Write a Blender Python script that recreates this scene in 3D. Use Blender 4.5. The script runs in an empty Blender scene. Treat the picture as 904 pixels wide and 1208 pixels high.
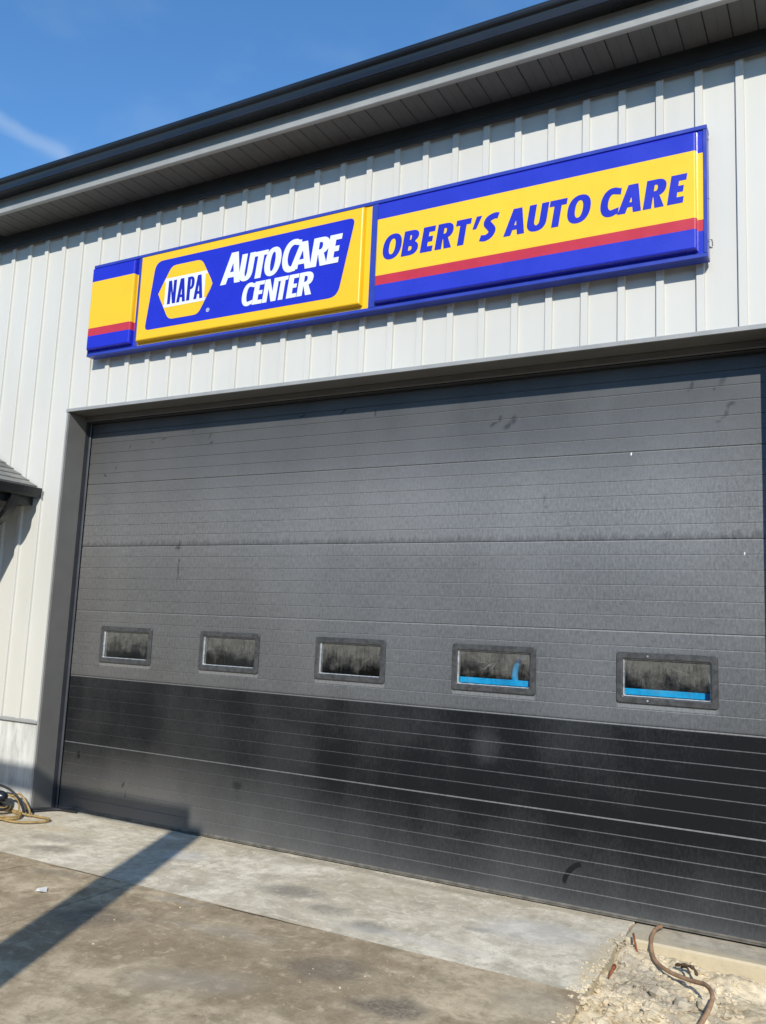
import bpy, math, random
from math import sin, cos, pi, radians
from mathutils import Vector, Matrix, noise
from mathutils.geometry import tessellate_polygon
random.seed(7)
SC = bpy.context.scene
COL = SC.collection

# ------------------------------------------------------------------ camera
cam = bpy.data.objects.new("camera", bpy.data.cameras.new("camera"))
COL.objects.link(cam)
RT = Vector((0.87812157, 0.4765382, 0.04258934))
DN = Vector((-0.02827413, 0.14055012, -0.98966976))
FW = Vector((-0.47760139, 0.86784619, 0.13689379))
CAM = Vector((6.52010535, -5.83229468, 1.76703463))
m = Matrix((RT, -DN, -FW)).transposed().to_4x4()
m.translation = CAM
cam.matrix_world = m
cam.data.sensor_fit = 'HORIZONTAL'
cam.data.sensor_width = 36
cam.data.lens = 36 * 1005.25 / 904
cam.data.clip_end = 3000
SC.camera = cam

# ------------------------------------------------------------------ sky and sun
TO_SUN = Vector((0.42, -1.0, 0.70)).normalized()
EL = math.asin(TO_SUN.z)
AZ = math.atan2(TO_SUN.x, TO_SUN.y)
world = bpy.data.worlds.new("World")
SC.world = world
world.use_nodes = True
wt = world.node_tree
wt.nodes.clear()
def wn(t, **k):
    n = wt.nodes.new(t)
    for a, b in k.items(): setattr(n, a, b)
    return n
sky = wn('ShaderNodeTexSky', sky_type='NISHITA', sun_disc=False, sun_elevation=EL, sun_rotation=AZ,
         air_density=1.3, dust_density=0.0, ozone_density=7.0)
wout = wn('ShaderNodeOutputWorld'); wbg = wn('ShaderNodeBackground')
wbg.inputs['Strength'].default_value = 0.124
# thin wisp of cloud, upper left of the view
tc = wn('ShaderNodeTexCoord')
nz = wn('ShaderNodeTexNoise'); nz.inputs['Scale'].default_value = 9; nz.inputs['Detail'].default_value = 6
mp = wn('ShaderNodeMapping'); mp.inputs['Scale'].default_value = (1, 1, 2.2)
wt.links.new(tc.outputs['Generated'], mp.inputs['Vector']); wt.links.new(mp.outputs[0], nz.inputs['Vector'])
def pix_dir(px, py):
    v = RT * ((px - 452) / 1005.25) + DN * ((py - 604) / 1005.25) + FW
    return v.normalized()
dA, dB = pix_dir(-60, 105), pix_dir(90, 200)
nrm = dA.cross(dB).normalized(); mid = (dA + dB).normalized()
def vdot(vec):
    n = wn('ShaderNodeVectorMath', operation='DOT_PRODUCT')
    wt.links.new(tc.outputs['Generated'], n.inputs[0]); n.inputs[1].default_value = vec
    return n.outputs['Value']
def wm(op, a, b=None):
    n = wn('ShaderNodeMath', operation=op)
    for i, v in enumerate((a, b)):
        if v is None: continue
        if isinstance(v, (int, float)): n.inputs[i].default_value = v
        else: wt.links.new(v, n.inputs[i])
    return n.outputs[0]
def wrange(v, a, b, c, d):
    n = wn('ShaderNodeMapRange', interpolation_type='SMOOTHSTEP')
    wt.links.new(v, n.inputs[0])
    for i, q in enumerate((a, b, c, d)): n.inputs[1 + i].default_value = q
    return n.outputs[0]
off = wm('ADD', vdot(nrm), wm('MULTIPLY', wm('SUBTRACT', nz.outputs['Fac'], 0.5), 0.035))
band = wrange(wm('ABSOLUTE', off), 0.0, 0.013, 1, 0)
along = wrange(vdot(mid), 0.985, 0.999, 0, 1)
broad = wrange(nz.outputs['Fac'], 0.5, 0.8, 0.0, 0.06)
wisp = wm('ADD', wm('MULTIPLY', wm('MULTIPLY', band, along), 0.20), broad)
mx = wn('ShaderNodeMixRGB'); mx.inputs['Color2'].default_value = (4.0, 4.5, 5.0, 1)
hs = wn('ShaderNodeHueSaturation'); hs.inputs['Saturation'].default_value = 1.10
wt.links.new(sky.outputs[0], hs.inputs['Color'])
wt.links.new(wisp, mx.inputs['Fac']); wt.links.new(hs.outputs[0], mx.inputs['Color1'])
wt.links.new(mx.outputs[0], wbg.inputs['Color']); wt.links.new(wbg.outputs[0], wout.inputs['Surface'])

sun = bpy.data.objects.new("sun", bpy.data.lights.new("sun", 'SUN'))
COL.objects.link(sun)
sun.data.energy = 3.15
sun.data.angle = radians(0.5)
sun.data.color = (1.0, 0.955, 0.87)
sun.rotation_euler = TO_SUN.to_track_quat('Z', 'Y').to_euler()
sun.location = (8, -12, 14)

SC.view_settings.view_transform = 'Standard'
SC.view_settings.look = 'None'
SC.view_settings.exposure = 0.6
SC.view_settings.gamma = 1.0

# ------------------------------------------------------------------ materials
class NT:
    def __init__(self, name):
        self.m = bpy.data.materials.new(name); self.m.use_nodes = True
        self.t = self.m.node_tree; self.t.nodes.clear()
        self.out = self.n('ShaderNodeOutputMaterial')
        self.pos = self.n('ShaderNodeNewGeometry').outputs['Position']
        s = self.n('ShaderNodeSeparateXYZ'); self.t.links.new(self.pos, s.inputs[0])
        self.x, self.y, self.z = s.outputs
    def n(self, t, **k):
        o = self.t.nodes.new(t)
        for a, b in k.items(): setattr(o, a, b)
        return o
    def put(self, sock, v):
        if isinstance(v, (int, float)): sock.default_value = v
        elif isinstance(v, (tuple, list)):
            sock.default_value = tuple(v) + ((1,) if len(v) == 3 and len(sock.default_value) == 4 else ())
        else: self.t.links.new(v, sock)
    def math(self, op, a, b=0.0, c=None, clamp=False):
        o = self.n('ShaderNodeMath', operation=op, use_clamp=clamp)
        self.put(o.inputs[0], a); self.put(o.inputs[1], b)
        if c is not None: self.put(o.inputs[2], c)
        return o.outputs[0]
    def rng(self, v, a, b, c=0.0, d=1.0, smooth=True):
        o = self.n('ShaderNodeMapRange', interpolation_type='SMOOTHSTEP' if smooth else 'LINEAR')
        self.put(o.inputs[0], v)
        for i, q in enumerate((a, b, c, d)): self.put(o.inputs[1 + i], q)
        return o.outputs[0]
    def noise(self, scale=(1, 1, 1), detail=4, rough=0.55, dist=0.0, loc=(0, 0, 0)):
        mpn = self.n('ShaderNodeMapping'); self.put(mpn.inputs['Vector'], self.pos)
        mpn.inputs['Scale'].default_value = scale; mpn.inputs['Location'].default_value = loc
        o = self.n('ShaderNodeTexNoise'); self.put(o.inputs['Vector'], mpn.outputs[0])
        o.inputs['Scale'].default_value = 1; o.inputs['Detail'].default_value = detail
        o.inputs['Roughness'].default_value = rough; o.inputs['Distortion'].default_value = dist
        return o.outputs['Fac']
    def mix(self, f, a, b, mode='MIX'):
        o = self.n('ShaderNodeMixRGB', blend_type=mode)
        self.put(o.inputs[0], f); self.put(o.inputs[1], a); self.put(o.inputs[2], b)
        return o.outputs[0]
    def ramp(self, v, stops, interp='LINEAR'):
        o = self.n('ShaderNodeValToRGB'); self.put(o.inputs[0], v)
        e = o.color_ramp; e.interpolation = interp
        while len(e.elements) < len(stops): e.elements.new(0.5)
        for el, (p, c) in zip(e.elements, stops):
            el.position = p; el.color = (c, c, c, 1) if isinstance(c, (int, float)) else tuple(c) + (1,)
        return o.outputs[0]
    def ellipse(self, x, z, rx, rz, rot=0.0, wob=None, soft=0.5, axis='xz'):
        mpn = self.n('ShaderNodeMapping', vector_type='TEXTURE')
        self.put(mpn.inputs['Vector'], wob if wob is not None else self.pos)
        if axis == 'xz':
            mpn.inputs['Location'].default_value = (x, 0, z); mpn.inputs['Rotation'].default_value = (0, rot, 0)
            mpn.inputs['Scale'].default_value = (rx, 1e4, rz)
        else:
            mpn.inputs['Location'].default_value = (x, z, 0); mpn.inputs['Rotation'].default_value = (0, 0, rot)
            mpn.inputs['Scale'].default_value = (rx, rz, 1e4)
        l = self.n('ShaderNodeVectorMath', operation='LENGTH'); self.put(l.inputs[0], mpn.outputs[0])
        return self.rng(l.outputs['Value'], 1 - soft, 1.0, 1, 0)
    def wobble(self, scale, amt):
        o = self.n('ShaderNodeTexNoise'); self.put(o.inputs['Vector'], self.pos)
        o.inputs['Scale'].default_value = scale; o.inputs['Detail'].default_value = 3
        a = self.n('ShaderNodeVectorMath', operation='SUBTRACT'); self.put(a.inputs[0], o.outputs['Color']); a.inputs[1].default_value = (.5, .5, .5)
        b = self.n('ShaderNodeVectorMath', operation='SCALE'); self.put(b.inputs[0], a.outputs[0]); b.inputs['Scale'].default_value = amt
        c = self.n('ShaderNodeVectorMath', operation='ADD'); self.put(c.inputs[0], self.pos); self.put(c.inputs[1], b.outputs[0])
        return c.outputs[0]
    def bump(self, h, strength, dist=0.01):
        o = self.n('ShaderNodeBump'); o.inputs['Strength'].default_value = strength
        o.inputs['Distance'].default_value = dist; self.put(o.inputs['Height'], h)
        return o.outputs[0]
    def pbr(self, col, rough=0.5, spec=0.5, metal=0.0, normal=None, coat=0.0, coat_rough=0.1):
        o = self.n('ShaderNodeBsdfPrincipled')
        self.put(o.inputs['Base Color'], col); self.put(o.inputs['Roughness'], rough)
        self.put(o.inputs['Specular IOR Level'], spec); self.put(o.inputs['Metallic'], metal)
        self.put(o.inputs['Coat Weight'], coat); self.put(o.inputs['Coat Roughness'], coat_rough)
        if normal is not None: self.put(o.inputs['Normal'], normal)
        self.t.links.new(o.outputs[0], self.out.inputs['Surface'])
        return o
M = {}
def simple(name, col, rough=0.5, spec=0.5, metal=0.0, var=0.08, nscale=6.0, bump=0.0, bscale=200.0, coat=0.0):
    k = NT(name)
    f = k.noise((nscale,) * 3, 5)
    c = k.mix(k.rng(f, 0.3, 0.7), [a * (1 - var) for a in col], [min(1, a * (1 + var)) for a in col])
    nm = k.bump(k.noise((bscale,) * 3, 2), bump, 0.002) if bump else None
    k.pbr(c, k.rng(f, 0.3, 0.7, rough * 0.85, min(1, rough * 1.15)), spec, metal, nm, coat)
    M[name] = k.m
    return k.m

def mk_siding():
    k = NT('siding_white')
    f = k.noise((1.3, 1.3, 0.6), 4)
    streak = k.noise((26, 26, 0.7), 4, loc=(3, 0, 0))
    c = k.mix(k.rng(f, .3, .7), (.56, .55, .50), (.595, .585, .535))
    c = k.mix(k.rng(streak, .52, .8, 0, .16), c, (.60, .59, .54))
    low = k.rng(k.z, .78, 1.25, .22, 0)
    c = k.mix(k.math('MULTIPLY', low, k.rng(streak, .3, .7)), c, (.52, .49, .42))
    k.pbr(c, .42, .4, 0, k.bump(k.noise((330, 330, 330), 2), .10, .002)); M['siding'] = k.m
mk_siding()
simple('trim_grey', (.145, .140, .131), .42, .45, var=.05, bump=.06)
simple('trim_edge', (.30, .305, .295), .4, .5, var=.06)
simple('black_metal', (.018, .019, .021), .33, .5, var=.15, nscale=3, bump=.05)
simple('frieze_metal', (.030, .032, .034), .4, .5, var=.1)
simple('gutter_black', (.010, .0105, .0115), .28, .55, var=.2, nscale=2)
simple('soffit_grey', (.095, .094, .09), .5, .4, var=.07, nscale=4, bump=.05)
simple('seal_rubber', (.035, .037, .042), .5, .4)
simple('seal_dusty', (.13, .12, .10), .7, .3, var=.3, nscale=12)
simple('seal_vinyl', (.05, .054, .062), .42, .5)
simple('frame_plastic', (.052, .053, .053), .45, .45, var=.25, nscale=30)
simple('bead_light', (.36, .38, .39), .3, .5, var=.3, nscale=25)
simple('sign_blue', (.013, .021, .47), .3, .5, var=.04)
simple('sign_blue_glare', (.020, .030, .45), .26, .5, var=.04, coat=.3)  # same blue, paler: glare on the right panel put into colour
simple('sign_frame_blue', (.026, .048, .35), .36, .5, var=.08)
simple('sign_yellow', (.84, .50, .013), .34, .45, var=.02)
simple('sign_yellow_glare', (.86, .545, .016), .27, .5, var=.02, coat=.3)  # same yellow, paler: right panel's glare put into colour
simple('sign_red', (.48, .028, .045), .3, .5, var=.04)
simple('sign_white', (.72, .74, .74), .35, .45, var=.02)
simple('letter_blue', (.016, .025, .45), .35, .4, var=.03)
simple('napa_blue', (.011, .015, .36), .35, .4, var=.05)
simple('steel_galv', (.5, .5, .49), .4, .5, .6, var=.2, nscale=40)
simple('cord_yellow', (.31, .21, .08), .55, .3, var=.25, nscale=25)
simple('cord_black', (.02, .02, .022), .45, .4)
simple('dark_blue_plastic', (.012, .015, .025), .3, .5, var=.2)
simple('hose_brown', (.33, .205, .12), .6, .3, var=.25, nscale=20, bump=.2, bscale=90)
simple('rust', (.24, .075, .03), .8, .2, var=.35, nscale=40)
simple('twig_dark', (.09, .06, .035), .8, .2, var=.3, nscale=50)
simple('paper', (.72, .70, .64), .8, .2, var=.08)
simple('post_steel', (.18, .19, .20), .5, .5, var=.15)
simple('interior_wall', (.42, .40, .36), .8, .2, var=.1)
simple('interior_floor', (.22, .21, .2), .6, .3, var=.15)
simple('teal_panel', (.09, .16, .18), .4, .4, var=.1)
simple('interior_dark', (.05, .05, .05), .6, .3, var=.2)
simple('bright_blue', (.010, .48, .99), .35, .5, var=.04)
simple('tan_box', (.42, .30, .17), .7, .2, var=.1)
simple('sky_blocker_wall', (.10, .085, .07), .8, .2, var=.2, nscale=.5)
simple('roof_metal', (.06, .062, .066), .4, .5, var=.1)

def mk_shingle():
    k = NT('shingle_grey')
    oi = k.n('ShaderNodeObjectInfo').outputs['Random']
    g = k.noise((240, 240, 240), 2, .8)
    b = k.noise((9, 9, 9), 3)
    c = k.mix(oi, (.16, .16, .145), (.29, .285, .26))
    c = k.mix(k.rng(g, .35, .65), c, k.mix(.55, c, (.07, .07, .07)))
    c = k.mix(k.rng(b, .45, .7, 0, .5), c, (.33, .31, .26))
    k.pbr(c, .9, .2, 0, k.bump(g, .5, .003)); M['shingle'] = k.m
mk_shingle()

def mk_base():
    k = NT('wall_concrete')
    f = k.noise((3, 3, 1.2), 6, .6); g = k.noise((28, 28, 9), 5, .65); s = k.noise((9, 9, .8), 5, loc=(2, 2, 2))
    c = k.mix(k.rng(f, .3, .72), (.40, .40, .375), (.62, .62, .59))
    c = k.mix(k.rng(g, .45, .7, 0, .6), c, (.33, .33, .32))
    c = k.mix(k.rng(s, .5, .72, 0, .5), c, (.74, .74, .71))
    pits = k.n('ShaderNodeTexVoronoi'); k.put(pits.inputs['Vector'], k.pos); pits.inputs['Scale'].default_value = 34
    pm = k.math('MULTIPLY', k.rng(pits.outputs['Distance'], .06, .12, 1, 0), k.rng(g, .5, .6))
    c = k.mix(k.math('MULTIPLY', pm, .7), c, (.2, .2, .19))
    c = k.mix(k.rng(k.z, 0, .22, .5, 0), c, (.36, .33, .27))
    k.pbr(c, .85, .25, 0, k.bump(k.math('ADD', g, k.math('MULTIPLY', pm, -1.5)), .35, .006)); M['base'] = k.m
mk_base()

def mk_slab(name, lo, hi, stain, spots=(), stain_amt=.7, seed=0.0, cracks=()):
    k = NT(name)
    big = k.noise((.8, .8, .8), 6, .6, .4, loc=(seed, seed, 0)); med = k.noise((4.2, 4.2, 4.2), 6, .62, .3, loc=(seed, 0, 0)); fine = k.noise((38, 38, 38), 5, .7)
    grit = k.noise((190, 190, 190), 3, .8)
    c = k.mix(k.rng(med, .33, .68), lo, hi)
    c = k.mix(k.math('MULTIPLY', k.rng(big, .44, .64), stain_amt), c, stain)
    c = k.mix(k.rng(fine, .5, .75, 0, .42), c, [a * .58 for a in lo])
    c = k.mix(k.rng(grit, .56, .75, 0, .5), c, [min(1, a * 1.35) for a in hi])
    c = k.mix(k.rng(grit, .30, .42, .45, 0), c, [a * .45 for a in lo])
    # crisp-edged blotches, pale scuffs dragged across and small dark oil flecks
    blot = k.noise((2.6, 3.4, 1), 7, .72, .6, loc=(seed, 3, 0)); scuff = k.noise((1.6, 11, 1), 6, .75, .8, loc=(5, seed, 0)); fleck = k.noise((17, 17, 17), 3, .6, loc=(0, 8, seed))
    c = k.mix(k.rng(blot, .53, .60, 0, .42), c, [a * .66 for a in lo])
    c = k.mix(k.rng(blot, .36, .42, .35, 0), c, [min(1, a * 1.18) for a in hi])
    c = k.mix(k.math('MULTIPLY', k.rng(scuff, .56, .68, 0, .5), k.rng(fine, .35, .6)), c, [min(1, a * 1.25) for a in hi])
    c = k.mix(k.rng(fleck, .68, .74, 0, .6), c, [a * .4 for a in lo])
    c = k.mix(k.math('MULTIPLY', k.rng(k.z, -.008, -.03), .85), c, (.46, .375, .235))
    mid = k.noise((13, 13, 13), 5, .7, .5, loc=(seed, 1, 1))
    c = k.mix(k.rng(mid, .50, .66, 0, .40), c, [a * .60 for a in lo])
    c = k.mix(k.rng(mid, .34, .46, .34, 0), c, [min(1, a * 1.22) for a in hi])
    wob = k.wobble(3.5, .22)
    for (x, y, rx, ry, rot, amt, col) in spots:
        e = k.ellipse(x, y, rx, ry, rot, wob, .65, 'xy')
        e = k.math('MULTIPLY', e, k.rng(fine, .25, .6, .5, 1))
        c = k.mix(k.math('MULTIPLY', e, amt), c, col)
    cw = k.wobble(7, .05)
    for (x, y, rx, ry, rot) in cracks:
        c = k.mix(k.math('MULTIPLY', k.ellipse(x, y, rx, ry, rot, cw, .6, 'xy'), .85), c, (.04, .034, .026))
    h = k.math('ADD', k.math('MULTIPLY', fine, .6), k.math('MULTIPLY', grit, .5))
    k.pbr(c, k.rng(med, .3, .7, .8, .95), .12, 0, k.bump(h, .6, .007))
    M[name] = k.m
DKS = (.16, .14, .115); SAND = (.50, .43, .30); CEM = (.40, .39, .36)
mk_slab('apron_concrete', (.54, .475, .355), (.78, .705, .555), (.46, .385, .265), [
    (3.15, -.78, .34, .16, .2, .65, (.20, .185, .16)), (3.55, -.95, .22, .12, .1, .55, (.21, .19, .165)),
    (3.95, -1.05, .22, .10, .0, .7, (.20, .185, .16)), (4.5, -.72, .20, .07, .3, .6, (.24, .22, .18)), (5.24, -.75, .06, .6, 0, .8, (.60, .50, .33)), (4.6, -.06, .9, .07, 0, .7, (.46, .39, .27)),
    (.9, -.75, .35, .16, .3, .5, (.22, .19, .155)), (1.1, -1.0, .3, .12, .3, .5, (.20, .175, .14)),
    (.6, -.55, .3, .1, .3, .6, (.52, .42, .25)), (1.2, -.08, 1.6, .09, 0, .7, (.50, .42, .28)),
    (3.3, -.07, 2.0, .09, 0, .7, (.34, .29, .21)), (4.8, -.55, .5, .3, .2, .5, (.58, .56, .52)),
    (2.0, -.55, .22, .2, .0, .4, (.60, .60, .58)), (4.2, -1.1, .8, .1, .0, .4, (.60, .57, .50))], .55)
mk_slab('pavement_concrete', (.345, .27, .17), (.57, .465, .315), (.275, .21, .13), [
    (2.5, -1.9, .45, .2, .5, .5, (.115, .10, .085)), (4.05, -1.75, .35, .18, .4, .5, (.125, .112, .095)),
    (4.55, -1.98, .25, .16, .2, .75, (.10, .088, .075)), (3.3, -1.65, .5, .12, .2, .4, (.36, .33, .27)),
    (3.6, -2.3, .5, .22, .5, .4, (.35, .32, .26)), (1.6, -1.45, .3, .1, .3, .45, (.13, .115, .095)),
    (5.1, -1.55, .25, .25, .2, .5, (.42, .37, .28)), (2.7, -1.4, .3, .06, .1, .5, (.36, .33, .27))], .75, 4.0, [(1.33, -1.48, .007, .24, -.32), (1.22, -1.75, .006, .1, .5), (3.3, -1.31, .5, .012, .0), (1.7, -1.31, .5, .010, .0)])
mk_slab('sill_concrete', (.38, .335, .26), (.56, .50, .39), (.45, .38, .26), [(5.9, -.34, 1.2, .16, 0, .9, (.56, .47, .31)), (5.4, -.2, .2, .2, 0, .6, SAND)], .6, 9.0)

def mk_dirt():
    k = NT('dry_dirt')
    f = k.noise((5, 5, 5), 6, .6, .4); g = k.noise((45, 45, 45), 5, .7); big = k.noise((1.6, 1.6, 1.6), 3)
    c = k.mix(k.rng(f, .3, .7), (.47, .38, .24), (.72, .61, .425))
    c = k.mix(k.rng(g, .5, .75, 0, .5), c, (.34, .27, .175))
    c = k.mix(k.math('MULTIPLY', k.rng(big, .5, .62), .55), c, (.30, .27, .22))
    k.pbr(c, .95, .15, 0, k.bump(k.math('ADD', f, g), .7, .012)); M['dirt'] = k.m
mk_dirt()
mk_slab('unseen_dark_ground', (.045, .045, .045), (.07, .068, .064), (.05, .05, .048), [], .5, 2.0)  # unseen ground behind the camera, made dark to cut bounced light

def mk_door():
    k = NT('door_paint')
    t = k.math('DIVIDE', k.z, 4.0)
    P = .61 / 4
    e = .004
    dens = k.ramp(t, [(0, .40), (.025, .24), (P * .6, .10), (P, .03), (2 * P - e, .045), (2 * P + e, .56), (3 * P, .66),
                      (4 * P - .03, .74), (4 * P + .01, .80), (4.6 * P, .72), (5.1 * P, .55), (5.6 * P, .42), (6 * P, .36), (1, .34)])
    wig = k.noise((5, 5, .6), 3)
    streak = k.noise((62, 62, 24), 4, .72); fine = k.noise((150, 150, 75), 3, .75); blot = k.noise((1.3, 1.3, .8), 4)
    speck = k.noise((150, 150, 150), 2, .8)
    # rain-splash mottling is strongest in the middle of the door
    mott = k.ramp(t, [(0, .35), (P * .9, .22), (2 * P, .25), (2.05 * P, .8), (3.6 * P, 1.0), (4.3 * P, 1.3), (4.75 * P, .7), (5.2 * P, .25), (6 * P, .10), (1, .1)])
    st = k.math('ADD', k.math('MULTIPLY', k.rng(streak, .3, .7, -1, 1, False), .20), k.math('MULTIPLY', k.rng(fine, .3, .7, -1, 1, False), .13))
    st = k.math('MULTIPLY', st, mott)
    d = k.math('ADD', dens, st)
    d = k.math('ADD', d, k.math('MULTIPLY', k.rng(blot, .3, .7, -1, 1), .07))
    # water line of dirt above the fifth joint, ragged
    jz = k.math('SUBTRACT', k.z, 4 * .61)
    rag = k.math('MULTIPLY', k.rng(k.noise((16, 16, 2), 4, .7), .3, .75), .09)
    grime = k.math('MULTIPLY', k.math('MULTIPLY', k.rng(jz, -.004, .006, 0, 1), k.math('SUBTRACT', 1.0, k.math('DIVIDE', jz, k.math('ADD', rag, .012)), clamp=True)), .35, clamp=True)
    wob = k.wobble(14, .06)
    marks = None
    for (x, z, rx, rz, rot, amt) in [
        (4.33, 3.30, .06, .035, -.6, .5), (4.22, 3.33, .05, .022, -.3, .45), (4.38, 3.34, .035, .05, .5, .45), (4.27, 3.36, .02, .03, .3, .4),
        (5.63, 3.48, .022, .05, .4, .35), (5.83, 3.50, .022, .06, .55, .3), (5.77, 3.44, .016, .02, 0, .3), (5.88, 3.33, .05, .02, -.6, .4), (5.84, 3.27, .022, .05, .5, .4),
        (5.80, 3.22, .03, .02, 0, .3), (4.62, 2.74, .012, .055, .1, .55), (4.63, 2.68, .025, .015, 0, .4),
        (1.22, 2.42, .045, .03, 0, .8), (1.23, 2.45, .012, .06, .1, .6), (1.235, 2.22, .010, .14, 0, .65), (1.24, 2.30, .016, .03, .2, .6),
        (.22, 3.13, .03, .014, .7, .8), (.36, 3.20, .010, .026, .3, .7), (.52, 3.40, .008, .04, .3, .7), (.80, 3.42, .03, .008, .2, .6), (.95, 3.45, .04, .01, -.1, .6),
        (1.5, 3.44, .012, .045, .3, .6), (1.52, 3.37, .03, .01, -.5, .6), (1.30, 3.50, .02, .01, 0, .6), (2.5, 3.53, .05, .012, -.4, .6), (2.9, 3.54, .06, .015, -.4, .55), (3.2, 3.50, .015, .03, .2, .5),
        (.78, .30, .022, .035, .2, .55), (.82, .22, .018, .04, 0, .5), (.2, .5, .02, .05, 0, .3), (2.05, .44, .07, .05, 0, .22)]:
        q = k.math('MULTIPLY', k.ellipse(x, z, rx, rz, rot, wob, .75), amt * .85)
        marks = q if marks is None else k.math('MAXIMUM', marks, q)
    # curved rubber scuff low on the right half
    ring = k.n('ShaderNodeVectorMath', operation='DISTANCE')
    cmb = k.n('ShaderNodeCombineXYZ'); k.put(cmb.inputs[0], k.x); k.put(cmb.inputs[2], k.z)
    k.put(ring.inputs[0], cmb.outputs[0]); ring.inputs[1].default_value = (4.97, 0, .13)
    arc = k.rng(k.math('ABSOLUTE', k.math('SUBTRACT', ring.outputs['Value'], .17)), .006, .02, 1, 0)
    arc = k.math('MULTIPLY', arc, k.ellipse(4.84, .24, .09, .11, .3))
    marks = k.math('MAXIMUM', marks, k.math('MULTIPLY', arc, .85))
    d = k.math('SUBTRACT', d, k.math('MULTIPLY', marks, .6))
    d = k.math('SUBTRACT', d, k.math('MULTIPLY', grime, 1.0))
    d = k.math('ADD', d, k.math('MULTIPLY', k.ellipse(4.22, .98, .17, .20, 0, wob, .95), .16))
    ux = k.math('MODULO', k.math('SUBTRACT', k.x, .355), 1.196)
    under = k.math('MULTIPLY', k.math('MULTIPLY', k.rng(ux, 0, .02), k.rng(ux, .625, .645, 1, 0)), k.math('MULTIPLY', k.rng(k.z, 1.318, 1.335), k.rng(k.z, 1.362, 1.366, 1, 0)))
    d = k.math('ADD', d, k.math('MULTIPLY', k.math('MULTIPLY', under, k.rng(streak, .3, .6, .5, 1)), .5))
    wide = k.math('MULTIPLY', k.ellipse(3.6, 2.75, 3.2, .55, 0, None, .9), .16)
    d = k.math('ADD', d, wide)
    low = k.ellipse(1.1, .12, 2.9, .62, 0, None, .95)
    d = k.math('ADD', d, k.math('MULTIPLY', low, .30))
    d = k.math('ADD', d, k.math('MULTIPLY', k.rng(speck, .70, .78), .22))
    d = k.math('MAXIMUM', k.math('MINIMUM', d, 1.25), 0.0)
    tint = k.mix(k.rng(k.x, 0, 6.1), (.160, .155, .145), (.160, .168, .172))
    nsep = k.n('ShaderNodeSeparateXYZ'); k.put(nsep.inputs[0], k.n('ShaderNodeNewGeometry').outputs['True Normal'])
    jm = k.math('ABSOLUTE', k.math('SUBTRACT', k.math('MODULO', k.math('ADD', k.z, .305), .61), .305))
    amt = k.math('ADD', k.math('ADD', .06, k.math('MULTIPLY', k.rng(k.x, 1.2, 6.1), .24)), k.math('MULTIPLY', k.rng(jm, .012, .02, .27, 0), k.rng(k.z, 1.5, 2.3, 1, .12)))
    ledge = k.math('MULTIPLY', k.math('MULTIPLY', k.rng(nsep.outputs[2], .12, .4), amt), k.rng(streak, .2, .6, .5, 1))  # pale up-facing ledges: settled dust, plus their sunlit brightness put into colour
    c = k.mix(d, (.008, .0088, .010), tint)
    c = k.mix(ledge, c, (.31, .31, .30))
    for (nx, nz_, ax, az) in ((5.235, 3.035, .006, .014), (5.945, 2.345, .005, .012)):
        c = k.mix(k.ellipse(nx, nz_, ax, az, .1, None, .4), c, (.75, .75, .73))
    emb = k.noise((140, 140, 140), 2, .6)
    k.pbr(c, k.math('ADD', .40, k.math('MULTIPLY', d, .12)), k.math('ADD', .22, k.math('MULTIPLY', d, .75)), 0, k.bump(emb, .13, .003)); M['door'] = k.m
mk_door()

def mk_glass():
    k = NT('dirty_glass')
    gl = k.n('ShaderNodeBsdfGlossy'); gl.inputs['Roughness'].default_value = .04
    tr = k.n('ShaderNodeBsdfTransparent'); tr.inputs[0].default_value = (.93, .95, .95, 1)
    fr = k.n('ShaderNodeFresnel'); fr.inputs[0].default_value = 1.5
    a = k.n('ShaderNodeMixShader'); k.put(a.inputs[0], fr.outputs[0]); k.put(a.inputs[1], tr.outputs[0]); k.put(a.inputs[2], gl.outputs[0])
    s1 = k.noise((60, 60, 9), 6, .75); s2 = k.noise((6, 6, 7), 5, .65); s3 = k.noise((150, 150, 60), 4, .8)
    edge = k.math('ADD', k.z, k.math('MULTIPLY', k.math('SUBTRACT', s1, .5), .16))
    edge = k.math('ADD', edge, k.math('MULTIPLY', k.math('SUBTRACT', s2, .5), .42))
    mask = k.rng(edge, 1.42, 1.64, .03, .62)
    mask = k.math('MULTIPLY', mask, k.rng(s3, .3, .62, .45, 1)); mask = k.math('MULTIPLY', mask, k.rng(s1, .3, .6, .7, 1))
    wob = k.wobble(22, .03)
    for (x, z, rx, rz, rot) in [(4.23, 1.545, .11, .006, -.5), (4.27, 1.55, .09, .005, -.8), (4.20, 1.56, .08, .005, .25), (5.72, 1.555, .006, .11, -.35), (5.79, 1.555, .07, .014, 0), (5.86, 1.54, .05, .006, .2), (5.55, 1.58, .12, .006, .35)]:
        mask = k.math('MAXIMUM', mask, k.math('MULTIPLY', k.ellipse(x, z, rx, rz, rot, wob, .7), .62))
    df = k.n('ShaderNodeBsdfDiffuse'); k.put(df.inputs[0], k.mix(s2, (.175, .17, .15), (.275, .265, .235)))
    b = k.n('ShaderNodeMixShader'); k.put(b.inputs[0], mask); k.put(b.inputs[1], a.outputs[0]); k.put(b.inputs[2], df.outputs[0])
    k.t.links.new(b.outputs[0], k.out.inputs['Surface']); M['glass'] = k.m
mk_glass()

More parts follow.
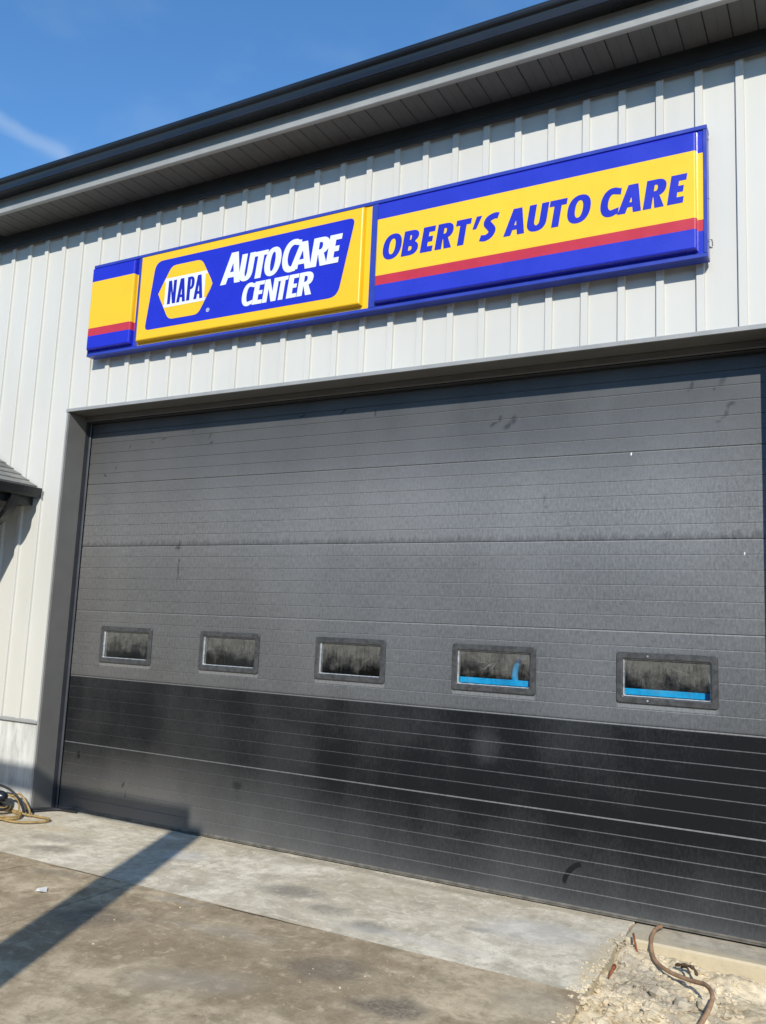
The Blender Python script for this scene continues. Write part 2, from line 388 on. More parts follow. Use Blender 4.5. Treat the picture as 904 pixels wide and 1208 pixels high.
# ------------------------------------------------------------------ builders
WORLD = {}                      # world origin of every parent
def origin(o): return WORLD.get(o.name, Vector((0, 0, 0))) if o else Vector((0, 0, 0))
def tag(o, label=None, cat=None, group=None, kind=None):
    if label: o['label'] = label
    if cat: o['category'] = cat
    if group: o['group'] = group
    if kind: o['kind'] = kind
    return o
def thing(name, loc, label, cat, group=None):
    o = bpy.data.objects.new(name, None); COL.objects.link(o)
    o.location = loc; o.empty_display_size = .2; WORLD[o.name] = Vector(loc)
    return tag(o, label, cat, group)
class MB:
    """collects vertices and faces in world coordinates"""
    def __init__(s): s.v = []; s.f = []; s.mi = []; s.sm = []
    def face(s, idx, mi=0, sm=False): s.f.append(tuple(idx)); s.mi.append(mi); s.sm.append(sm)
    def add(s, vs, fs, mi=0, sm=False):
        b = len(s.v); s.v += [tuple(q) for q in vs]
        for f in fs: s.face([b + i for i in f], mi, sm)
    def box(s, x0, x1, y0, y1, z0, z1, mi=0, bev=0.0):
        if bev > 0:
            b = min(bev, (x1 - x0) * .45, (y1 - y0) * .45, (z1 - z0) * .45)
            vs = []
            for X, dx in ((x0, b), (x1, -b)):
                for Y, dy in ((y0, b), (y1, -b)):
                    for Z, dz in ((z0, b), (z1, -b)):
                        vs += [(X, Y + dy, Z + dz), (X + dx, Y, Z + dz), (X + dx, Y + dy, Z)]
            def q(i, j, k, a): return ((i * 2 + j) * 2 + k) * 3 + a
            fs = [(q(0,0,0,0), q(0,0,1,0), q(0,1,1,0), q(0,1,0,0)), (q(1,0,0,0), q(1,1,0,0), q(1,1,1,0), q(1,0,1,0)),
                  (q(0,0,0,1), q(1,0,0,1), q(1,0,1,1), q(0,0,1,1)), (q(0,1,0,1), q(0,1,1,1), q(1,1,1,1), q(1,1,0,1)),
                  (q(0,0,0,2), q(0,1,0,2), q(1,1,0,2), q(1,0,0,2)), (q(0,0,1,2), q(1,0,1,2), q(1,1,1,2), q(0,1,1,2))]
            for j in (0, 1):
                for k in (0, 1):
                    fs.append((q(0,j,k,1), q(1,j,k,1), q(1,j,k,2), q(0,j,k,2)))
                    fs.append((q(j,0,k,0), q(j,1,k,0), q(j,1,k,2), q(j,0,k,2)))
                    fs.append((q(j,k,0,0), q(j,k,1,0), q(j,k,1,1), q(j,k,0,1)))
            for i in (0, 1):
                for j in (0, 1):
                    for k in (0, 1): fs.append((q(i,j,k,0), q(i,j,k,1), q(i,j,k,2)))
            s.add(vs, fs, mi); return s
        vs = [(x, y, z) for x in (x0, x1) for y in (y0, y1) for z in (z0, z1)]
        s.add(vs, [(0,1,3,2), (4,6,7,5), (0,4,5,1), (2,3,7,6), (0,2,6,4), (1,5,7,3)], mi); return s
    def prof_x(s, prof, x0, x1, mi=0, closed=False, caps=False, sm=False):
        """profile of (y,z) swept along x"""
        n = len(prof); vs = [(x0, y, z) for y, z in prof] + [(x1, y, z) for y, z in prof]
        fs = [(i, (i + 1) % n, n + (i + 1) % n, n + i) for i in range(n if closed else n - 1)]
        s.add(vs, fs, mi, sm)
        if caps:
            s.add(vs[:n], [tuple(range(n))], mi); s.add(vs[n:], [tuple(range(n))], mi)
        return s
    def prof_y(s, prof, y0, y1, mi=0, closed=False, caps=False):
        n = len(prof); vs = [(x, y0, z) for x, z in prof] + [(x, y1, z) for x, z in prof]
        s.add(vs, [(i, (i + 1) % n, n + (i + 1) % n, n + i) for i in range(n if closed else n - 1)], mi)
        if caps:
            s.add(vs[:n], [tuple(range(n))], mi); s.add(vs[n:], [tuple(range(n))], mi)
        return s
    def tube(s, pts, r, seg=8, mi=0, caps=True):
        pts = [Vector(p) for p in pts]; n = len(pts); b = len(s.v); up = Vector((0, 0, 1)); prev = None
        for i, p in enumerate(pts):
            d = (pts[min(i + 1, n - 1)] - pts[max(i - 1, 0)]).normalized()
            a = (prev - d * prev.dot(d)) if prev is not None else d.cross(up)
            if a.length < 1e-4: a = d.cross(Vector((1, 0, 0)))
            a.normalize(); c = d.cross(a); prev = a
            rr = r[i] if isinstance(r, (list, tuple)) else r
            for j in range(seg):
                t = 2 * pi * j / seg; s.v.append(tuple(p + (a * cos(t) + c * sin(t)) * rr))
        for i in range(n - 1):
            for j in range(seg):
                s.face((b + i * seg + j, b + i * seg + (j + 1) % seg, b + (i + 1) * seg + (j + 1) % seg, b + (i + 1) * seg + j), mi, True)
        if caps:
            s.face([b + j for j in range(seg)], mi); s.face([b + (n - 1) * seg + j for j in range(seg)], mi)
        return s
    def build(s, name, mats, parent=None, loc=None):
        """one mesh object; its origin is loc (world) or the parent's origin"""
        o0 = Vector(loc) if loc is not None else origin(parent)
        me = bpy.data.meshes.new(name)
        me.from_pydata([(v[0] - o0.x, v[1] - o0.y, v[2] - o0.z) for v in s.v], [], s.f)
        for mt in (mats if isinstance(mats, (list, tuple)) else [mats]): me.materials.append(M[mt] if isinstance(mt, str) else mt)
        me.polygons.foreach_set('material_index', s.mi); me.polygons.foreach_set('use_smooth', s.sm)
        import bmesh
        bm = bmesh.new(); bm.from_mesh(me); bmesh.ops.recalc_face_normals(bm, faces=bm.faces); bm.to_mesh(me); bm.free()
        me.update()
        o = bpy.data.objects.new(name, me); COL.objects.link(o)
        if parent: o.parent = parent; o.location = o0 - origin(parent)
        else: o.location = o0
        WORLD[o.name] = o0
        return o
def clone(o, parent, loc):
    c = o.copy(); COL.objects.link(c); c.parent = parent; c.location = Vector(loc) - origin(parent); WORLD[c.name] = Vector(loc)
    return c
def catmull(pts, k=8):
    P = [Vector(p) for p in pts]; out = []
    for i in range(len(P) - 1):
        a, b, c, d = P[max(i - 1, 0)], P[i], P[i + 1], P[min(i + 2, len(P) - 1)]
        for j in range(k):
            t = j / k
            out.append(.5 * ((2 * b) + (c - a) * t + (2 * a - 5 * b + 4 * c - d) * t * t + (3 * b - a - 3 * c + d) * t ** 3))
    return out + [P[-1]]
def round_poly(pts, r, k=5):
    out = []; n = len(pts)
    for i in range(n):
        rr = r[i] if isinstance(r, (list, tuple)) else r
        p = Vector(pts[i]); a = Vector(pts[i - 1]) - p; b = Vector(pts[(i + 1) % n]) - p
        if rr <= 0: out.append(tuple(p)); continue
        ra = min(rr, a.length * .45, b.length * .45); A = p + a.normalized() * ra; B = p + b.normalized() * ra
        for j in range(k + 1):
            t = j / k; q = A * (1 - t) ** 2 + p * 2 * t * (1 - t) + B * t * t; out.append(tuple(q))
    return out
def plate(mb, contours, yf, yb, mi=0, side_mi=None):
    """flat shape (x,z) with holes, front at yf, back at yb"""
    flat = [q for c in contours for q in c]; n = len(flat)
    tris = tessellate_polygon([[Vector((x, z, 0)) for x, z in c] for c in contours])
    b = len(mb.v); mb.v += [(x, yf, z) for x, z in flat] + [(x, yb, z) for x, z in flat]
    for t in tris: mb.face([b + i for i in t], mi)
    st = 0
    for c in contours:
        for i in range(len(c)):
            p, q = b + st + i, b + st + (i + 1) % len(c)
            mb.face((p, q, q + n, p + n), mi if side_mi is None else side_mi)
        st += len(c)

# ------------------------------------------------------------------ ground
YJ = -1.29
g = MB(); g.add([(-900, -900, -.24), (900, -900, -.24), (900, 900, -.24), (-900, 900, -.24)], [(0, 1, 2, 3)])
tag(g.build('ground', 'dirt'), kind='structure')
def slab(name, x0, x1, y0, y1, mat, top=0.0, skew=0.0):
    """slab with uneven, slightly chipped edges"""
    def edge(a, bpt, nn):
        out = []
        for i in range(nn):
            t = i / nn; x = a[0] + (bpt[0] - a[0]) * t; y = a[1] + (bpt[1] - a[1]) * t
            j = .004 * noise.noise(Vector((x * 6, y * 6, 3)))
            if 5.2 < x < 5.45: j += .016 * noise.noise(Vector((x * 9, y * 9, 6))) + .007 * noise.noise(Vector((x * 30, y * 30, 2)))
            out.append((x + j, y + j))
        return out
    nx = max(4, min(120, int((x1 - x0) / .06))); ny = max(4, min(80, int((y1 - y0) / .06)))
    loop = edge((x0, y0), (x1 + skew, y0), nx) + edge((x1 + skew, y0), (x1, y1), ny) + edge((x1, y1), (x0, y1), nx) + edge((x0, y1), (x0, y0), ny)
    cx, cy = (x0 + x1) / 2, (y0 + y1) / 2; mb = MB(); n = len(loop)
    ins = [(x - .004 * (1 if x > cx else -1), y - .004 * (1 if y > cy else -1)) for x, y in loop]
    mb.v = [(x, y, top) for x, y in ins] + [(x, y, top - .004) for x, y in loop] + [(x, y, -.2) for x, y in loop]
    mb.face(range(n))
    for i in range(n):
        j = (i + 1) % n
        mb.face((i, j, n + j, n + i)); mb.face((n + i, n + j, 2 * n + j, 2 * n + i))
    return tag(mb.build(name, mat), kind='structure')
slab('apron', -.10, 2.284, YJ + .002, .30, 'apron_concrete', -.006)
slab('apron', 2.297, 5.25, YJ + .002, .30, 'apron_concrete', -.006, .04)
slab('apron', -7.0, -.104, YJ + .002, -.262, 'apron_concrete', -.006)
slab('pavement', -7.0, 2.205, -4.3, YJ - .002, 'pavement_concrete', 0.0)
slab('pavement', 2.217, 5.30, -4.3, YJ - .002, 'pavement_concrete', -.001, .10)
slab('pavement', -7.0, 2.205, -14, -4.306, 'unseen_dark_ground', -.002)
slab('pavement', 2.211, 14, -14, -4.306, 'unseen_dark_ground', -.004)
slab('pavement', -60, -7.006, -60, 20, 'unseen_dark_ground', -.003)
slab('pavement', -7.0, 60, -60, -14.006, 'unseen_dark_ground', -.003)
# foundation ledge under the door at the right, its front face rough
sill = MB(); sill.box(5.262, 9.0, -.30, .30, -.24, -.012, 0, .012)
tag(sill.build('door_sill', 'sill_concrete'), kind='structure')

# dirt patch beside the slabs
def dirt_h(x, y):
    h = -.125 + .05 * noise.noise(Vector((x * 1.8, y * 1.8, .3))) + .035 * noise.noise(Vector((x * 5, y * 5, 2))) + .02 * abs(noise.noise(Vector((x * 13, y * 13, 5)))) + .010 * noise.noise(Vector((x * 31, y * 31, 8))) + .006 * noise.noise(Vector((x * 70, y * 70, 1)))
    h += .085 * math.exp(-((x - 5.62) / .28) ** 2 - ((y + 1.15) / .35) ** 2) + .05 * math.exp(-((x - 5.5) / .16) ** 2 - ((y + .62) / .22) ** 2)
    h += .055 * math.exp(-((y + .40) / .10) ** 2) - .04 * math.exp(-((x - 5.52) / .09) ** 2 - ((y + .42) / .08) ** 2)
    h += .07 * math.exp(-((x - 5.30) / .07) ** 2) * (.55 + .6 * noise.noise(Vector((x * 4, y * 4, 12))))
    return min(h, -.006)
d = MB(); X0, X1, Y0, Y1 = 5.26, 8.9, -4.28, -.29; NX, NY = 230, 240
for j in range(NY + 1):
    v = j / NY; y = Y1 + (Y0 - Y1) * v ** 1.5
    for i in range(NX + 1):
        u = i / NX; x = X0 + (X1 - X0) * u ** 1.5
        d.v.append((x, y, dirt_h(x, y)))
for j in range(NY):
    for i in range(NX):
        a = j * (NX + 1) + i; d.face((a, a + 1, a + NX + 2, a + NX + 1), 0, True)
tag(d.build('dirt_patch', 'dirt'), kind='structure')
def lump(mb, c, r, seed):
    n = 5; b = len(mb.v)
    for i in range(n + 1):
        th = pi * i / n
        for j in range(7):
            ph = 2 * pi * j / 7; q = Vector((sin(th) * cos(ph), sin(th) * sin(ph), cos(th) * .7))
            k = r * (1 + .55 * noise.noise(q * 1.7 + Vector((seed, seed * .7, 0))))
            mb.v.append((c[0] + q.x * k * 1.15, c[1] + q.y * k, c[2] + q.z * k))
    for i in range(n):
        for j in range(7):
            mb.face((b + i * 7 + j, b + i * 7 + (j + 1) % 7, b + (i + 1) * 7 + (j + 1) % 7, b + (i + 1) * 7 + j))
cl = MB(); rc = random.Random(3)
for i in range(1500):
    x = 5.28 + abs(rc.gauss(0, .38)); y = rc.uniform(-2.1, -.36)
    if x > 8: continue
    r = min(.034, .0035 + .006 * rc.expovariate(1)) * (1.25 if x < 5.9 and y < -.7 else .75)
    lump(cl, (x, y, dirt_h(x, y) + r * .25), r, i * 1.37)
for i in range(260):
    y = rc.uniform(-2.1, -.30); x = 5.27 - abs(rc.gauss(0, .045)) + (.05 if y < YJ else .02)
    r = .0025 + .0035 * rc.expovariate(1); lump(cl, (x, y, -.005 + r * .3), min(r, .016), i * 3.3)
tag(cl.build('dirt_clods', 'dirt'), kind='stuff')
gr = MB()
for i in range(420):
    x, y = rc.uniform(1.0, 5.2), rc.uniform(-3.1, -.02)
    if rc.random() < .35: y = -.02 - abs(rc.gauss(0, .05))
    lump(gr, (x, y, .001), min(.006, .0012 + rc.expovariate(900)), i * 2.1)
tag(gr.build('loose_grit', 'dirt'), kind='stuff')

# ------------------------------------------------------------------ the building
WY = -.255            # face of the siding pans; ribs stand at -.28
bld = thing('shop_building', (3.07, -.28, 0), 'white ribbed metal workshop building with dark grey eaves and door surround', 'building')
PITCH, R0 = .2532, .186
def siding(k, z0, z1):
    xr = R0 + PITCH * k; xl = xr - PITCH
    prof = [(xl, -.262), (xl + .003, WY), (xl + .1, WY - .0008), (xr - .052, WY), (xr - .049, -.278), (xr - .046, -.28), (xr - .003, -.28), (xr, -.277), (xr, WY + .002)]
    n = len(prof); s = MB()
    s.add([(x, y, z0) for x, y in prof] + [(x, y, z1) for x, y in prof], [(i, i + 1, n + i + 1, n + i) for i in range(n - 1)])
    return s.build('siding_panel', 'siding', bld, (xl, WY, z0))
ZT = 5.66
full = siding(-24, .80, ZT); upper = siding(0, 3.742, ZT)
for k in range(-23, 0): clone(full, bld, (R0 + PITCH * (k - 1), WY, .80))
for k in range(1, 25): clone(upper, bld, (R0 + PITCH * (k - 1), WY, 3.742))
for k in range(25, 50): clone(full, bld, (R0 + PITCH * (k - 1), WY, .80))
f = MB(); f.box(6.205, 6.262, -.257, -.20, .80, 3.740); f.build('siding_filler', 'siding', bld)
# backing walls behind the cladding
w = MB(); w.box(-5.9, -.075, -.235, .02, .0, 5.9); w.box(6.215, 12.5, -.235, .02, 0, 5.9); w.box(-.075, 6.215, -.235, .02, 3.78, 5.9)
w.box(-5.9, -5.7, .02, 12, 0, 6.0); w.box(12.3, 12.5, .02, 12, 0, 6.0); w.box(-5.9, 12.5, 12, 12.2, 0, 6.0)
w.build('wall', 'interior_wall', bld)
b = MB(); b.box(-5.9, -.058, -.268, -.238, -.15, .775, 0, .006); b.build('concrete_base', 'base', bld)
b = MB(); b.box(6.20, 12.5, -.268, -.238, -.15, .775, 0, .006); b.build('concrete_base', 'base', bld)
for x0, x1 in ((-5.9, -.060), (6.203, 12.5)):
    b = MB(); b.prof_x([(-.25, .806), (-.286, .804), (-.292, .798), (-.294, .778), (-.27, .776), (-.25, .79)], x0, x1, 0, True, True)
    b.build('base_flashing', 'trim_edge', bld)
# door surround: jambs, head, stops, seals
def jamb(xa, xb, sgn):
    j = MB(); j.box(min(xa, xb), max(xa, xb), -.279, -.058, -.02, 3.714, 0, .003)
    j.build('jamb', 'trim_grey', bld)
    e = MB(); e.box(min(xa, xa - sgn * .026), max(xa, xa - sgn * .026), -.287, -.24, -.02, 3.714, 0, .003)
    e.build('jamb_edge', 'trim_edge', bld)
jamb(-.030, -.074, -1) if False else None
j = MB(); j.box(-.056, -.030, -.279, -.058, -.02, 3.714, 0, .003); j.build('jamb', 'trim_grey', bld)
j = MB(); j.box(-.060, -.040, -.287, -.2805, -.02, 3.714, 0, .002); j.build('jamb_edge', 'trim_edge', bld)
j = MB(); j.box(6.172, 6.200, -.279, -.058, -.02, 3.714, 0, .003); j.build('jamb', 'trim_grey', bld)
j = MB(); j.box(6.182, 6.204, -.287, -.2805, -.02, 3.714, 0, .002); j.build('jamb_edge', 'trim_edge', bld)
h = MB(); h.box(-.056, 6.200, -.279, -.058, 3.7165, 3.738, 0, .003); h.build('head_trim', 'trim_grey', bld)
h = MB(); h.prof_x([(-.262, 3.752), (-.292, 3.747), (-.294, 3.742), (-.294, 3.717), (-.290, 3.7155), (-.281, 3.7155), (-.281, 3.742), (-.262, 3.742)], -.060, 6.204, 0, True, True)
h.build('head_edge', 'trim_edge', bld)
h = MB(); h.box(-.030, 6.172, -.085, -.06, 3.665, 3.7155, 0, .003); h.build('head_stop', 'trim_grey', bld)
for xa, xb in ((-.045, -.030), (6.172, 6.187)):
    s = MB(); s.box(xa, xb, -.0575, .06, -.02, 3.71); s.build('door_stop', 'seal_rubber', bld)
for xa, xb, xc in ((-.0295, -.004, -.018), (6.1715, 6.146, 6.16)):
    s = MB(); s.prof_x and s.box(min(xa, xb), max(xa, xb), -.020, -.002, 0, 3.66, 0, .006); s.build('side_seal', 'seal_vinyl', bld)
s = MB(); s.box(-.028, 6.170, -.0585, -.003, 3.655, 3.6645, 0, .004); s.build('top_seal', 'seal_rubber', bld)
# frieze board, soffit, fascia, gutter, roof
XL, XR = -5.9, 12.5
b = MB(); b.prof_x([(-.284, 5.738), (-.302, 5.738), (-.304, 5.622), (-.300, 5.616), (-.284, 5.616)], XL, XR, 0, True, True); b.build('frieze_board', 'frieze_metal', bld)
b = MB(); b.prof_x([(-.283, 5.6145), (-.300, 5.6145), (-.312, 5.608), (-.312, 5.580), (-.308, 5.574), (-.283, 5.574)], XL, XR, 0, True, True); b.build('frieze_trim', 'frieze_metal', bld)
p = MB(); PP = .1536
p.prof_y([(0, 5.742), (.003, 5.7335), (.007, 5.732), (.074, 5.732), (.077, 5.7335), (.080, 5.732), (PP - .009, 5.732), (PP - .005, 5.7335), (PP - .002, 5.744)], -.664, -.30)
sof = p.build('soffit_plank', 'soffit_grey', bld, (0, -.664, 5.732))
xs0 = 4.573 - 38 * PP
COL.objects.unlink(sof); sofm = sof.data; bpy.data.objects.remove(sof)
for i in range(118):
    o = bpy.data.objects.new('soffit_plank', sofm); COL.objects.link(o); o.parent = bld
    o.location = Vector((xs0 + PP * i, -.664, 5.732)) - origin(bld) - Vector((0, 0, 0))
for o in COL.objects:
    if o.name.startswith('soffit_plank'): pass
b = MB(); b.box(XL, XR, -.664, -.30, 5.7455, 5.76); b.build('soffit_deck', 'black_metal', bld)
b = MB(); b.prof_x([(-.640, 5.760), (-.640, 5.728), (-.668, 5.728), (-.675, 5.735), (-.675, 5.805), (-.672, 5.812), (-.672, 6.02), (-.640, 6.02)], XL, XR, 0, True, True); b.build('fascia', 'trim_edge', bld)
gp = [(-.6735, 5.995), (-.6735, 5.880), (-.679, 5.874), (-.786, 5.874), (-.797, 5.866), (-.803, 5.872), (-.799, 5.886), (-.790, 5.895), (-.786, 5.925), (-.792, 5.950), (-.806, 5.966), (-.811, 5.980), (-.811, 6.004), (-.806, 6.011), (-.797, 6.010), (-.796, 5.990), (-.79, 5.96), (-.775, 5.89), (-.69, 5.885), (-.681, 5.99)]
gx = [XL - .1, 2.2, 2.2015, XR + .1]
b = MB(); b.prof_x(gp, XL - .1, XR + .1, 0, True, True); b.build('gutter', 'gutter_black', bld)
b = MB(); b.prof_x([(-.72, 6.030), (-.72, 6.018), (-.62, 6.022), (6, 8.40), (12.8, 5.9), (12.8, 5.915), (6, 8.45)], XL - .3, XR + .3, 0, True, True); b.build('roof', 'roof_metal', bld)
b = MB(); b.box(XL + .25, XR - .25, .32, 11.98, -.05, .0); b.build('interior_floor', 'interior_floor', bld)

# ------------------------------------------------------------------ garage door
door = thing('garage_door', (3.07, .02, 0), 'wide black dusty sectional garage door with a row of five small windows', 'garage door')
S = .61; DW = 6.142
WX = [.359 + 1.196 * i for i in range(5)]; WW, WZ0, WZ1 = .638, 1.359, 1.691
def sec_prof(z0, z1, bottom=False):
    pr = [(.014, z0 + .0005), (.003, z0 + .0012), (0, z0 + .0035)]
    for i in range(1, 6):
        zc = z0 + (z1 - z0) * i / 6
        pr += [(0, zc - .0045), (.0042, zc + .0018), (.0042, zc + .0024), (0, zc + .0036)]
    pr += [(0, z1 - .0092), (.0055, z1 - .0012), (.014, z1 - .0006)]
    return pr
def clip_prof(pr, lo, hi):
    out = []
    def at(a, b, z): t = (z - a[1]) / (b[1] - a[1]); return (a[0] + (b[0] - a[0]) * t, z)
    for a, b in zip(pr[:-1], pr[1:]):
        if b[1] <= lo or a[1] >= hi: continue
        p0 = a if a[1] >= lo else at(a, b, lo); p1 = b if b[1] <= hi else at(a, b, hi)
        if not out: out.append(p0)
        out.append(p1)
    return out
sections = []
for n in range(7):
    z0 = S * n + (.022 if n == 0 else 0); z1 = S * (n + 1) if n < 6 else 3.90
    pr = sec_prof(z0, z1) if n < 6 else [(.014, 3.6615), (.003, 3.6645), (0, 3.669), (0, 3.90)]
    s = MB()
    if n != 2:
        s.prof_x(pr + [(.05, z1 - .002), (.05, z0 + .002)], 0, DW, 0, True, True)
    else:
        e = .012; xs = [0] + [q for x in WX for q in (x + e, x + WW - e)] + [DW]
        for i in range(len(xs) - 1):
            if i % 2 == 0: s.prof_x(pr + [(.05, z1 - .002), (.05, z0 + .002)], xs[i], xs[i + 1], 0, True)
            else:
                lo = clip_prof(pr, z0, WZ0 + e); hi = clip_prof(pr, WZ1 - e, z1)
                s.prof_x(lo + [(.05, WZ0 + e), (.05, z0 + .002)], xs[i], xs[i + 1], 0, True)
                s.prof_x(hi + [(.05, z1 - .002), (.05, WZ1 - e)], xs[i], xs[i + 1], 0, True)
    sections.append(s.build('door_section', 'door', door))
b = MB(); b.prof_x([(.0, .026), (-.006, .020), (-.006, .014), (.0, .010), (-.010, .004), (.0, .001), (.05, .001), (.05, .026)], 0, DW, 0, True, True); b.build('bottom_seal', 'seal_dusty', door)
def rrect(x0, x1, z0, z1, r): return round_poly([(x0, z0), (x1, z0), (x1, z1), (x0, z1)], r, 4)
def ring(mb, lo, li, profile_out, mi=0):
    pass
def loops(mb, ls, mi=0, sm=False):
    n = len(ls[0][0]); b = len(mb.v)
    for L, y in ls: mb.v += [(x, y, z) for x, z in L]
    for k in range(len(ls) - 1):
        for i in range(n):
            j = (i + 1) % n; mb.face((b + k * n + i, b + k * n + j, b + (k + 1) * n + j, b + (k + 1) * n + i), mi, sm)
for i, x in enumerate(WX):
    def L(o, r): return rrect(x + o, x + WW - o, WZ0 + o, WZ1 - o, r)
    s = MB(); loops(s, [(L(0, .022), .001), (L(0, .022), -.010), (L(.004, .02), -.014), (L(.036, .014), -.014), (L(.042, .012), -.011), (L(.044, .012), .045)])
    wf = s.build('window', 'frame_plastic', door)
    s = MB(); loops(s, [(L(.0442, .012), -.0095), (L(.047, .011), .002), (L(.0495, .010), .0055), (L(.0495, .010), .03)])
    s.build('glazing_bead', 'bead_light', wf)
    s = MB(); q = [(x + .05, WZ0 + .05), (x + WW - .05, WZ0 + .05), (x + WW - .05, WZ1 - .05), (x + .05, WZ1 - .05)]
    plate(s, [q], .006, .012); s.build('pane', 'glass', wf)
    if i == 4:
        for xx, zz in ((x + .205, WZ1 - .022), (x + .205, WZ0 + .022)):
            s = MB(); s.tube([(xx, -.0145, zz), (xx, -.0185, zz)], .006, 8); s.build('screw', 'bead_light', wf)

# things seen dimly through the dirty panes
t = thing('blue_beam', (4.6, .14, 1.3), 'bright blue horizontal beam with curved upright behind the two right-hand door windows', 'beam')
s = MB(); s.box(3.86, 5.86, .12, .16, 1.405, 1.447, 0, .003); s.build('rail', 'bright_blue', t)
pts = catmull([(4.38, .145, 1.44), (4.383, .13, 1.49), (4.40, .12, 1.55), (4.435, .11, 1.61), (4.49, .10, 1.68), (4.53, .10, 1.73)], 6)
s = MB(); s.tube(pts, [.026 - .0004 * i for i in range(len(pts))], 8); s.build('upright', 'bright_blue', t)
s = MB(); s.box(5.87, 6.0, .12, .16, 1.405, 1.447, 0, .003); s.build('end_cap', 'dark_blue_plastic', t)
for xx in (4.05, 5.80):
    s = MB(); s.box(xx, xx + .05, .165, .215, .001, 1.42); s.build('leg', 'dark_blue_plastic', t)
t = thing('storage_cabinet', (.3, 2.2, 0), 'tall dull teal metal cabinet seen through leftmost door window', 'cabinet')
s = MB(); s.box(-.9, .35, 1.9, 2.5, .001, 1.62, 0, .01); s.build('body', 'teal_panel', t)
for xx in (-.88, -.27):
    s = MB(); s.box(xx, xx + .59, 1.88, 1.898, .08, 1.58, 0, .004); dd = s.build('door', 'teal_panel', t)
    s = MB(); s.box(xx + .5, xx + .52, 1.86, 1.879, .8, .95, 0, .003); s.build('handle', 'steel_galv', dd)
t = thing('storage_rack', (2.6, 2.6, 0), 'dark open storage rack holding cartons inside the workshop', 'rack')
for xx in (1.5, 3.6):
    for yy in (2.4, 2.9):
        s = MB(); s.box(xx, xx + .05, yy, yy + .05, .001, 2.2); s.build('post', 'interior_dark', t)
for zz in (.5, 1.1, 1.7):
    s = MB(); s.box(1.45, 3.7, 2.38, 2.96, zz, zz + .04); s.build('shelf', 'interior_dark', t)
for xx, zz, w_, hh in ((1.7, 1.141, .5, .32), (2.45, 1.141, .4, .42), (3.0, 1.141, .5, .28)):
    s = MB(); s.box(xx, xx + w_, 2.42, 2.85, zz, zz + hh, 0, .008); c = s.build('carton', 'tan_box')
    tag(c, {1.7: 'tan carton at left on the dark rack behind the door', 2.45: 'tallest tan carton in the middle of the dark rack', 3.0: 'low wide tan carton at right on the dark rack'}[xx], 'carton', 'cartons on the rack')

